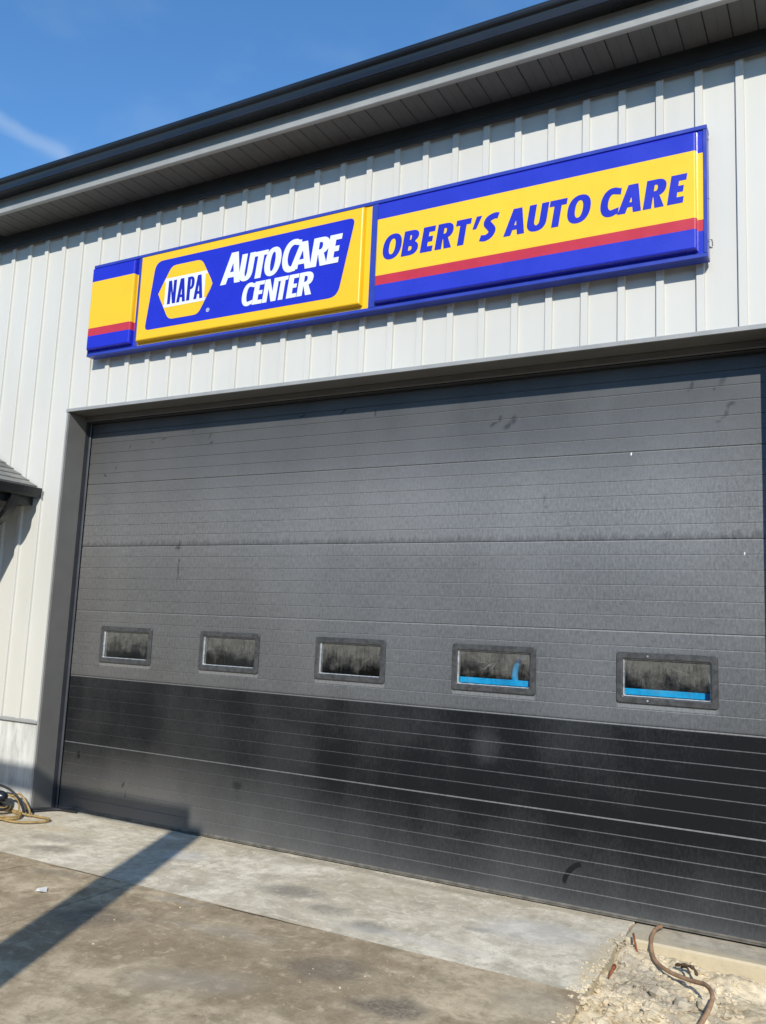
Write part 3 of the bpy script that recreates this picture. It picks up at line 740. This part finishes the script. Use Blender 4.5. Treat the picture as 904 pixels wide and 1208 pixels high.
# ------------------------------------------------------------------ lettering
def arc(cx, cy, rx, ry, a0, a1, n=14, e=1.0):
    out = []
    for i in range(n + 1):
        a = radians(a0 + (a1 - a0) * i / n); c, s_ = cos(a), sin(a)
        out.append((cx + rx * math.copysign(abs(c) ** e, c), cy + ry * math.copysign(abs(s_) ** e, s_)))
    return out
def G(ch, w, t, h, tsh=0.0):
    """contours of a capital, height 1, width w, stem t, bar h"""
    if ch == 'E':
        q = (1 - 3 * h) / 2; m0 = h + q; r = w * .90
        return [[(0, 0), (w, 0), (w, h), (t, h), (t, m0), (r, m0), (r, m0 + h), (t, m0 + h), (t, 1 - h), (w, 1 - h), (w, 1), (0, 1)]]
    if ch == 'T':
        a = (w - t) / 2 + tsh
        return [[(a, 0), (a + t, 0), (a + t, 1 - h), (w, 1 - h), (w, 1), (0, 1), (0, 1 - h), (a, 1 - h)]]
    if ch == 'N':
        return [[(0, 0), (t, 0), (t, .60), (w - t * 1.05, 0), (w, 0), (w, 1), (w - t, 1), (w - t, .42), (t * 1.05, 1), (0, 1)]]
    if ch == 'A':
        c = w * .5; tw = t * .62                     # half-width of the flat apex
        yb0, yb1 = .20, .20 + h
        def L(y): return (c - tw) * y                # outer left edge x at height y
        def R(y): return w - (w - c - tw) * y
        ti = t * 1.02
        top = min(.80, (w - 2 * ti) / (2 * (c - tw)) * .98)
        il0, ir0 = L(yb0) + ti, R(yb0) - ti; il1, ir1 = L(yb1) + ti, R(yb1) - ti
        cs = [[(0, 0), (ti, 0), (il0, yb0), (ir0, yb0), (w - ti, 0), (w, 0), (c + tw, 1), (c - tw, 1)]]
        if il1 < ir1 - .01: cs.append([(il1, yb1), (ir1, yb1), ((il1 + ir1) / 2 + .008, top), ((il1 + ir1) / 2 - .008, top)])
        return cs
    if ch == 'O':
        return [arc(w / 2, .5, w / 2, .515, 0, 348, 29, .88), arc(w / 2, .5, w / 2 - t, .515 - h, 0, 345, 23, .88)]
    if ch == 'U':
        r = w / 2
        o = [(0, 1), (0, .36)] + arc(r, .36, r, .375, 180, 360, 14, .85)[1:] + [(w, 1), (w - t, 1), (w - t, .36)]
        return [o + arc(r, .36, r - t, .375 - h, 360, 180, 10)[1:] + [(t, 1)]]
    if ch == 'C':
        o = arc(w * .58, .5, w * .58, .515, 62, 298, 24, .90); i = arc(w * .60, .5, w * .60 - t, .515 - h * 1.05, 285, 75, 18, .95)
        return [[(w, .955)] + o + [(w, .045), (w, .045 + h * 1.05)] + i + [(w, .955 - h * 1.05)]]
    if ch == 'S':
        P = [(w * .95, .88), (w * .70, .90), (w * .40, .82), (w * .32, .66), (w * .52, .51), (w * .70, .35), (w * .60, .18), (w * .34, .10), (w * .03, .13)]
        sp = [Vector((x, y)) for x, y in P]
        c = [Vector((q.x, q.y)) for q in catmull([(x, y, 0) for x, y in P], 5)]
        lft, rgt = [], []
        for i, q in enumerate(c):
            dv = (c[min(i + 1, len(c) - 1)] - c[max(i - 1, 0)]).normalized(); nv = Vector((-dv.y, dv.x))
            u = i / (len(c) - 1); wd = t * (.42 + .10 * sin(pi * u))
            lft.append(tuple(q + nv * wd)); rgt.append(tuple(q - nv * wd))
        return ('strip', lft, rgt)
    if ch in 'PR':
        bh = .50 if ch == 'R' else .48; yb = 1 - bh - (h * .5 if ch == 'R' else .06)
        bx = w * .48; ry = (1 - yb) / 2; cy = yb + ry
        o = [(0, 0), (t, 0)]
        wr = w * (.97 if ch == 'R' else 1)
        if ch == 'R':
            o += [(t, yb - .02), (t + .02, yb - .02), (w - t * 1.12, 0), (w, 0), (w * .70, yb + .03)]
            o += arc(bx, cy, wr - bx, ry, -62, 90, 12, .85)
        else:
            o += [(t, yb)] + arc(bx, cy, wr - bx, ry, -90, 90, 14, .85)
        o += [(0, 1)]
        ir = ry - h * .98; ix = wr - bx - t
        hl = [(t, cy - ir)] + arc(min(bx, t + .05 + ix * .2), cy, max(ix, .04), ir, -90, 90, 9, .9) + [(t, cy + ir)]
        return [o, hl]
    if ch == 'B':
        o = [(0, 0)] + arc(w * .50, .275, w * .50, .275, -90, 62, 11, .88) + arc(w * .48, .765, w * .46, .235, -50, 90, 10, .88) + [(0, 1)]
        h1 = [(t, .275 - .275 + h)] + arc(w * .5, .28, w * .5 - t, .28 - h, -90, 90, 8) + [(t, .56 - h)]
        h2 = [(t, .54 + h * .42)] + arc(w * .46, (.54 + h * .42 + 1 - h) / 2, w * .44 - t, (1 - h - .54 - h * .42) / 2, -90, 90, 8) + [(t, 1 - h)]
        return [o, h1, h2]
    if ch == "'":
        return [[(0, .52), (w * .5, .52), (w, 1), (w * .30, 1)]]
def letter(ch, x, wm_, z0, hgt, shear, stem, bar, yf, mat, parent, idx=0, tsh=0.0):
    """x: left edge at the baseline in metres, wm_: width in metres"""
    mb = MB(); yf = yf - .0004 * (idx % 2); yb = yf + .0022
    def pt(p): return (x + (p[0] + shear * p[1]) * hgt, z0 + p[1] * hgt)
    cs = G(ch, wm_ / hgt, stem, bar, tsh / hgt)
    if cs[0] == 'strip':
        l, r = [pt(p) for p in cs[1]], [pt(p) for p in cs[2]]; n = len(l)
        mb.v = [(a, yf, b) for a, b in l + r] + [(a, yb, b) for a, b in l + r]
        for i in range(n - 1):
            mb.face((i, i + 1, n + i + 1, n + i)); mb.face((i, i + 1, 2 * n + i + 1, 2 * n + i)); mb.face((n + i, n + i + 1, 3 * n + i + 1, 3 * n + i))
        mb.face((0, n, 3 * n, 2 * n)); mb.face((n - 1, 2 * n - 1, 4 * n - 1, 3 * n - 1))
    else:
        plate(mb, [[pt(p) for p in c] for c in cs], yf, yb)
    return mb.build('letter', mat, parent)

# ------------------------------------------------------------------ the sign
SY = -.42
sign = thing('sign', (3.02, -.33, 4.20), 'long blue and yellow box sign lettered NAPA AutoCare Center and OBERT\'S AUTO CARE', 'sign')
SX0, SX1, SZ0, SZ1 = .249, 5.795, 4.202, 5.108
s = MB(); s.box(SX0 + .004, SX1 - .004, -.366, -.284, SZ0 + .003, SZ1 - .003); s.build('cabinet', 'sign_frame_blue', sign)
for nm, x0, x1, z0, z1 in (('top_rail', SX0, SX1, 5.0785, SZ1), ('bottom_rail', SX0, SX1, SZ0, 4.2295)):
    s = MB(); s.box(x0, x1, -.385, -.285, z0, z1, 0, .003); s.build(nm, 'sign_frame_blue', sign)
for x0, x1 in ((SX0 + .002, .262), (.842, .884), (3.309, 3.363), (5.771, SX1 - .002)):
    s = MB(); s.box(x0, x1, -.3835, -.29, 4.2305, 5.0775, 0, .002); s.build('stile', 'sign_frame_blue', sign)
def face_panel(name, x0, x1, z0, z1, rx0, rx1, rz0, rz1, rows, mats):
    """vacuum-formed panel: flange at -.374, raised face at SY"""
    ramp = [0, .004, .010, .018]; hy = {0: -.374, .004: -.405, .010: -.4165, .018: SY}
    def offs(a, b, c, d_): return [a] + [b + r for r in ramp] + [c - r for r in reversed(ramp)] + [d_]
    xs = offs(x0, rx0, rx1, x1); zs = sorted(set(offs(z0, rz0, rz1, z1) + [r for r in rows if z0 < r < z1]))
    mb = MB()
    def hgt(v, a, b):
        dd = min(v - a, b - v)
        if dd <= 0: return -.374
        for (p, q) in zip(ramp[:-1], ramp[1:]):
            if dd <= q + 1e-9: return hy[p] + (hy[q] - hy[p]) * (dd - p) / (q - p)
        return SY
    for z in zs:
        for x in xs: mb.v.append((x, max(hgt(x, rx0, rx1), hgt(z, rz0, rz1)), z))
    n = len(xs)
    for j in range(len(zs) - 1):
        zc = (zs[j] + zs[j + 1]) / 2; mi = sum(1 for r in rows if zc < r)
        mi = [0, 1, 2, 3][mi]
        for i in range(n - 1): mb.face((j * n + i, j * n + i + 1, (j + 1) * n + i + 1, (j + 1) * n + i), mi)
    return mb.build(name, mats, sign)
ROWS = [4.922, 4.462, 4.386]
face_panel('striped_panel', .262, .842, 4.2305, 5.0775, .268, .825, 4.252, 5.064, ROWS, ['sign_blue', 'sign_yellow', 'sign_red', 'sign_blue'])
cen = face_panel('logo_panel', .884, 3.309, 4.2305, 5.0775, .896, 3.256, 4.254, 5.066, [], ['sign_yellow'] * 4)
rgt = face_panel('name_panel', 3.363, 5.771, 4.2305, 5.0775, 3.372, 5.737, 4.245, 5.060, ROWS, ['sign_blue_glare', 'sign_yellow_glare', 'sign_red', 'sign_blue_glare'])
s = MB(); plate(s, [round_poly([(1.006, 4.347), (3.047, 4.347), (3.182, 4.984), (1.086, 4.984)], [.05, .085, .06, .085], 6)], SY - .0012, SY + .001); s.build('badge', 'sign_blue', cen)
HX = [(1.140, 4.666), (1.283, 4.413), (1.624, 4.411), (1.771, 4.666), (1.628, 4.912), (1.283, 4.914)]
s = MB(); plate(s, [round_poly(HX, .05, 4)], SY - .0026, SY); s.build('hexagon', 'sign_yellow', cen)
def hx(z, side):
    if side < 0: return 1.143 + (.140 if z > 4.666 else .141) * abs(z - 4.666) / .25
    return 1.768 - .143 * abs(z - 4.666) / .25
s = MB(); plate(s, [[(hx(4.527, -1), 4.527), (hx(4.527, 1), 4.527), (1.764, 4.66), (1.764, 4.672), (hx(4.799, 1), 4.799), (hx(4.799, -1), 4.799), (1.147, 4.672), (1.147, 4.66)]], SY - .0040, SY - .002); s.build('white_band', 'sign_white', cen)
for sd, xe in ((-1, 1.224), (1, 1.682)):
    s = MB(); plate(s, [[(hx(4.666, sd) + sd * -.001, 4.666), (hx(4.772, sd), 4.772), (xe, 4.772), (xe, 4.555), (hx(4.555, sd), 4.555)]], SY - .0053, SY - .003); s.build('hexagon_tip', 'sign_yellow', cen)
for i, (ch, x, w_, x2) in enumerate((('N', 1.258, .094, 0), ('A', 1.366, .100, 0), ('P', 1.480, .080, 0), ('A', 1.562, .101, 0))):
    letter(ch, x, w_, 4.554, .217, .02, {'N': .155, 'A': .150, 'P': .165}[ch], .11, SY - .0055, 'napa_blue', cen, i)
# registered mark: ring and letter
s = MB(); plate(s, [arc(1.732, 4.434, .018, .018, 0, 345, 23), arc(1.732, 4.434, .0135, .0135, 0, 340, 17)], SY - .0028, SY); s.build('registered_mark', 'sign_white', cen)
letter('R', 1.7275, .0105, 4.4265, .015, 0, .22, .18, SY - .0028, 'sign_white', cen)
SHC = .135
for i, (ch, x, w_, h_) in enumerate((('A', 1.850, .212, .277), ('U', 2.042, .140, .240), ('T', 2.131, .187, .236), ('O', 2.300, .165, .242),
                                    ('C', 2.478, .170, .272), ('A', 2.568, .212, .238), ('R', 2.770, .164, .242), ('E', 2.925, .114, .238))):
    st = {'A': .235, 'U': .235, 'T': .26, 'O': .245, 'C': .195, 'R': .25, 'E': .26}[ch]
    if ch == 'A' and h_ > .25: st = .215
    letter(ch, x, w_, 4.634, h_, SHC, st, .17 if ch not in 'E' else .19, SY - .0026 - .0003 * i, 'sign_white', cen, i, .023 if ch == 'T' else 0)
for i, (ch, x, w_) in enumerate((('C', 2.086, .118), ('E', 2.207, .098), ('N', 2.310, .138), ('T', 2.402, .142), ('E', 2.553, .097), ('R', 2.657, .142))):
    letter(ch, x, w_, 4.407, .197, .135, {'E': .26, 'R': .26}.get(ch, .235), .17, SY - .0026 - .0003 * i, 'sign_white', cen, i, .022 if ch == 'T' else 0)
SHR = .15
for i, (ch, x, w_) in enumerate((('O', 3.428, .160), ('B', 3.600, .136), ('E', 3.760, .100), ('R', 3.882, .135), ('T', 4.030, .119), ("'", 4.169, .060), ('S', 4.238, .128),
                                 ('A', 4.424, .156), ('U', 4.590, .142), ('T', 4.740, .122), ('O', 4.876, .160), ('C', 5.105, .128), ('A', 5.230, .156), ('R', 5.397, .135), ('E', 5.551, .099))):
    st = {'O': .27, 'B': .275, 'E': .275, 'R': .275, 'T': .26, "'": .3, 'S': .265, 'A': .265, 'U': .265, 'C': .255}[ch]
    letter(ch, x, w_, 4.579, .197, SHR, st, {'E': .22, 'O': .20, 'B': .19, 'R': .19, 'A': .17}.get(ch, .22), SY - .0012, 'letter_blue', rgt, i)
# power whip and fasteners at the right end
s = MB(); s.tube(catmull([(5.796, -.30, 4.355), (5.806, -.298, 4.352), (5.810, -.285, 4.335), (5.808, -.265, 4.32)], 5), .004, 6); s.build('power_whip', 'steel_galv', sign)
for zz in (4.33, 4.62, 5.03):
    s = MB(); s.tube([(5.7955, -.33, zz), (5.801, -.33, zz)], .006, 6); s.build('screw', 'steel_galv', sign)

# ------------------------------------------------------------------ side wing, its eave meeting the wall at the left edge
wing = thing('side_wing', (-.9, -3.0, 0), 'low side wing with grey shingle roof and black gutter at left edge', 'building')
EX, EZ, SL = -.40, 3.015, .525
s = MB(); s.box(-5.5, -1.0, -5.6, -.296, -.1, 2.83); s.build('wall', 'siding', wing)
rx = -5.6
s = MB(); s.prof_y([(EX, EZ - .02), (rx, EZ - .02 + (EX - rx) * SL), (rx, EZ - .06 + (EX - rx) * SL), (EX, EZ - .06)], -5.7, -.284, 0, True, True); s.build('roof_deck', 'black_metal', wing)
s = MB(); s.box(-1.0, -.432, -5.65, -.286, 2.815, 2.827); s.build('soffit', 'soffit_grey', wing)
s = MB(); s.box(-.431, -.412, -5.66, -.285, 2.812, 2.985, 0, .003); s.build('fascia', 'black_metal', wing)
gp = [(-.411, 2.985), (-.411, 2.885), (-.32, 2.885), (-.309, 2.905), (-.306, 2.930), (-.298, 2.948), (-.296, 2.974), (-.302, 2.980), (-.308, 2.974), (-.312, 2.95), (-.325, 2.895), (-.404, 2.892), (-.405, 2.985)]
s = MB(); s.prof_y(gp, -5.66, -.287, 0, True, False)
s.add([(x, -.2875, z) for x, z in gp[:7]], [tuple(range(7))]); s.build('gutter', 'gutter_black', wing)
s = MB(); s.box(-.404, -.30, -.2935, -.288, 2.888, 2.976, 0, .002); s.build('end_cap', 'gutter_black', wing)
# shingles: courses rising from the eave, tabs along y
course, tab = .14, .30
ca = 1 / math.sqrt(1 + SL * SL)
def shingle(c, y1, y0, name='shingle'):
    x0 = EX + .025 - c * course * ca; z0 = EZ + (EX - x0) * SL - .008
    x1 = x0 - (course + .05) * ca; z1 = EZ + (EX - x1) * SL - .014
    nz_ = .012
    q = MB(); q.add([(x0, y0, z0), (x0, y1, z0), (x1, y1, z1), (x1, y0, z1), (x0 + .004, y0, z0 + nz_), (x0 + .004, y1, z0 + nz_), (x1, y1, z1 + .003), (x1, y0, z1 + .003)],
                    [(0,1,2,3), (4,7,6,5), (0,4,5,1), (1,5,6,2), (2,6,7,3), (3,7,4,0)])
    return q.build('shingle', 'shingle', wing, (x0, y1, z0))
rs = random.Random(11)
for c in range(12):
    y = -.286; first = True
    while y > -1.9:
        tw_ = tab * rs.uniform(.75, 1.15) * (rs.uniform(.3, 1) if first else 1); first = False
        shingle(c, y, y - tw_ + .005); y -= tw_
fl = MB()
for c in range(12, 42):
    x0 = EX + .025 - c * course * ca
    if x0 - .2 < rx: break
    z0 = EZ + (EX - x0) * SL; x1 = x0 - course * ca
    fl.add([(x0, -1.9, z0 + .006), (x0, -.286, z0 + .006), (x1, -.286, z0 - .006 + course * ca * SL), (x1, -1.9, z0 - .006 + course * ca * SL)], [(0, 1, 2, 3)])
for c in range(0, 42):
    x0 = EX + .025 - c * course * ca
    if x0 - .2 < rx: break
    z0 = EZ + (EX - x0) * SL; x1 = x0 - course * ca
    fl.add([(x0, -5.7, z0 + .006), (x0, -1.9, z0 + .006), (x1, -1.9, z0 - .006 + course * ca * SL), (x1, -5.7, z0 - .006 + course * ca * SL)], [(0, 1, 2, 3)])
tag(fl.build('shingle_field', 'shingle', wing), kind='stuff')
# downspout elbow under the gutter, crimped on its inner bend
pth = catmull([(-.365, -.555, 2.886), (-.365, -.555, 2.84), (-.375, -.555, 2.775), (-.43, -.555, 2.705), (-.52, -.555, 2.650), (-.66, -.555, 2.585), (-.90, -.555, 2.48)], 8)
s = MB(); n = len(pth); b0 = 0
for i, p_ in enumerate(pth):
    dv = (pth[min(i + 1, n - 1)] - pth[max(i - 1, 0)]).normalized(); sd = Vector((dv.z, 0, -dv.x)).normalized()
    if sd.x > 0: sd = -sd
    cr = .006 * (i % 2) if 8 < i < 40 else 0
    hw, hd = .030, .043
    for a, bb in ((-1, -1), (1, -1), (1, 1), (-1, 1)):
        rr = hw - cr if a > 0 else hw
        s.v.append(tuple(p_ + sd * a * rr + Vector((0, bb * (hd - cr * .6), 0))))
for i in range(n - 1):
    for j in range(4): s.face((i * 4 + j, i * 4 + (j + 1) % 4, i * 4 + 4 + (j + 1) % 4, i * 4 + 4 + j))
s.build('downspout', 'gutter_black', wing)
s = MB(); s.box(-.985, -.91, -.60, -.51, .0, 2.50, 0, .006); s.build('downspout_pipe', 'gutter_black', wing)

# ------------------------------------------------------------------ cords by the left jamb
def loops_tube(cx, cy, a, b_, n, seed, r, mb, zb=.012, ph0=0.0, drift=.05):
    rr = random.Random(seed); pts = []
    N = int(18 * n)
    for i in range(N + 1):
        t = ph0 + 2 * pi * n * i / N; k = 1 + .16 * noise.noise(Vector((t * .55, seed, 0)))
        pts.append((cx + a * k * cos(t) + drift * noise.noise(Vector((t * .3, 7, seed))), cy + b_ * k * sin(t) + drift * noise.noise(Vector((t * .3, 3, seed))),
                    zb + r + .035 * abs(noise.noise(Vector((t * .8, seed, 5)))) + .010 * (i / N)))
    mb.tube(catmull(pts, 2), r, 7)
mb = MB(); loops_tube(-.20, -.56, .30, .17, 4.3, 3, .0095, mb, -.005, .4)
loops_tube(-.38, -.48, .26, .13, 3.2, 8, .0095, mb, .022, 2.0)
mb.tube(catmull([(-.08, -.60, .01), (.10, -.66, .012), (.28, -.62, .011), (.385, -.49, .011), (.34, -.40, .011), (.16, -.40, .012), (.02, -.44, .03), (-.12, -.36, .10), (-.26, -.38, .14), (-.40, -.42, .10), (-.45, -.50, .03)], 8), .0095, 7)
mb.tube(catmull([(.12, -.42, .012), (.03, -.36, .05), (-.12, -.34, .15), (-.20, -.38, .13)], 8), .0095, 7)
tag(mb.build('extension_cord', 'cord_yellow', None, (-.2, -.55, 0)), 'tangled coil of yellow cord lying on the concrete at left', 'cord')
mb = MB(); loops_tube(-.34, -.50, .24, .12, 2.6, 15, .011, mb, .03, 1.0)
mb.tube(catmull([(-.50, -.47, .10), (-.38, -.42, .21), (-.22, -.40, .20), (-.10, -.38, .13), (.0, -.40, .05), (.05, -.43, .012)], 8), .011, 7)
tag(mb.build('rubber_hose', 'cord_black', None, (-.34, -.5, 0)), 'black rubber hose coiled among the yellow cord', 'hose')
mb = MB(); mb.tube(catmull([(-.06, -.315, .012), (.0, -.25, .012), (.05, -.16, .012), (.12, -.085, .012), (.22, -.07, .012), (.30, -.055, .012)], 8), .011, 7)
mb.tube(catmull([(-.02, -.30, .03), (.03, -.2, .03), (.08, -.12, .02), (.16, -.05, .012), (.24, -.03, .012)], 8), .008, 7)
tag(mb.build('air_hose', 'cord_black', None, (.05, -.16, 0)), 'thin black hose lying along the foot of the left door jamb', 'hose')
t = thing('power_tool', (-.36, -.44, .08), 'dark blue rounded tool body lying in the coiled cords', 'tool')
mb = MB(); pr = [(.0, .028), (.012, .042), (.05, .052), (.12, .056), (.19, .052), (.23, .038), (.24, .02)]
mb.tube([(-.46 + a, -.45 + a * .15, .125) for a, r_ in pr], [r_ for a, r_ in pr], 14); mb.build('body', 'dark_blue_plastic', t)
mb = MB(); mb.tube([(-.40, -.443, .125), (-.375, -.44, .125)], .058, 14); mb.build('collar', 'bead_light', t)
mb = MB(); mb.tube([(-.34, -.44, .12), (-.33, -.46, .05), (-.33, -.47, .035)], .024, 8); mb.build('handle', 'dark_blue_plastic', t)

# ------------------------------------------------------------------ small things on the ground
pth = [(5.435, -.035, .012), (5.42, -.16, .02), (5.425, -.30, -.005), (5.475, -.46, -.045), (5.57, -.585, -.05), (5.70, -.68, -.04), (5.80, -.78, -.012), (5.85, -.92, -.002), (5.86, -1.10, -.005), (5.84, -1.5, -.03), (5.9, -2.0, -.06)]
mb = MB(); mb.tube(catmull(pth, 8), .0118, 10)
tag(mb.build('brown_hose', 'hose_brown', None, (5.5, -.5, 0)), 'thick brown hose curving out from under the door over the dirt', 'hose')
mb = MB()
tag(mb.tube(catmull([(5.325, -.80, -.03), (5.335, -.83, .0), (5.345, -.90, .012), (5.335, -.96, -.02)], 4), [.010 * q for q in (.5, .9, 1, 1, 1.1, 1, .9, 1.2, 1.1, .9, .8, .6, .4)], 6).build('rusty_scrap', 'rust', None, (5.34, -.87, 0)), 'small rusty orange metal scrap stuck at the slab edge', 'scrap')
mb = MB(); mb.tube(catmull([(5.37, -.42, -.05), (5.35, -.39, .0), (5.33, -.34, .03)], 4), .007, 6)
tag(mb.build('rusty_rod', 'rust', None, (5.35, -.38, 0)), 'short rusty rod end poking from the dirt near the door', 'rod')
mb = MB(); mb.tube(catmull([(5.60, -.50, -.04), (5.64, -.53, -.02), (5.70, -.555, -.015), (5.73, -.60, -.035)], 4), [.006 + .003 * (i % 3) for i in range(13)], 6)
mb.tube(catmull([(5.63, -.50, -.045), (5.67, -.56, -.02), (5.69, -.60, -.03)], 4), .006, 6)
tag(mb.build('dry_twig', 'twig_dark', None, (5.66, -.54, 0)), 'dark dry twig lying on the pale dirt right of the hose', 'twig')
mb = MB(); pp = [(1.835, -1.73), (1.88, -1.715), (1.93, -1.76), (1.915, -1.80), (1.86, -1.79), (1.85, -1.765)]
mb.add([(x, y, .004 + .012 * (i % 2)) for i, (x, y) in enumerate(pp)] + [(x, y, .003 + .012 * (i % 2)) for i, (x, y) in enumerate(pp)], [tuple(range(6)), (11, 10, 9, 8, 7, 6)] + [(i, (i + 1) % 6, 6 + (i + 1) % 6, 6 + i) for i in range(6)])
tag(mb.build('paper_scrap', 'paper', None, (1.88, -1.76, 0)), 'crumpled scrap of pale paper on the brown pavement', 'paper')

# ------------------------------------------------------------------ unseen building added to cut low sky fill, mirrored in the door
wh = thing('sky_blocker', (4, -31, 0), 'unseen dark brown building added across the yard to block low sky', 'building')
s = MB(); s.box(-36, 44, -44, -30, -.2, 8.2); s.build('wall', 'sky_blocker_wall', wh)
s = MB(); s.prof_x([(-29.4, 8.1), (-37, 10.4), (-44.6, 8.1)], -36.6, 44.6, 0, True, True); s.build('roof', 'roof_metal', wh)
for i in range(9):
    x = -30 + i * 8.2
    s = MB(); s.box(x, x + 3.6, -29.99, -29.9, 0, 4.0, 0, .01); s.build('roller_door', 'post_steel', wh)
    s = MB(); s.box(x + 4.6, x + 7.0, -29.99, -29.92, 4.6, 5.8, 0, .01); s.build('window', 'interior_dark', wh)

# ------------------------------------------------------------------ post whose shadow crosses the slab
pt = thing('steel_post', (4.29, -6.55, 0), 'tall square steel post with one horizontal arm standing left of the viewer', 'post')
s = MB(); s.box(4.155, 4.435, -6.62, -6.48, -.01, 4.60, 0, .004); s.build('column', 'post_steel', pt)
s = MB(); s.box(-.6, 4.30, -6.61, -6.49, 4.60, 4.755, 0, .004); s.build('arm', 'post_steel', pt)
s = MB(); s.box(4.05, 4.54, -6.75, -6.35, -.003, .02, 0, .004); s.build('base_plate', 'post_steel', pt)
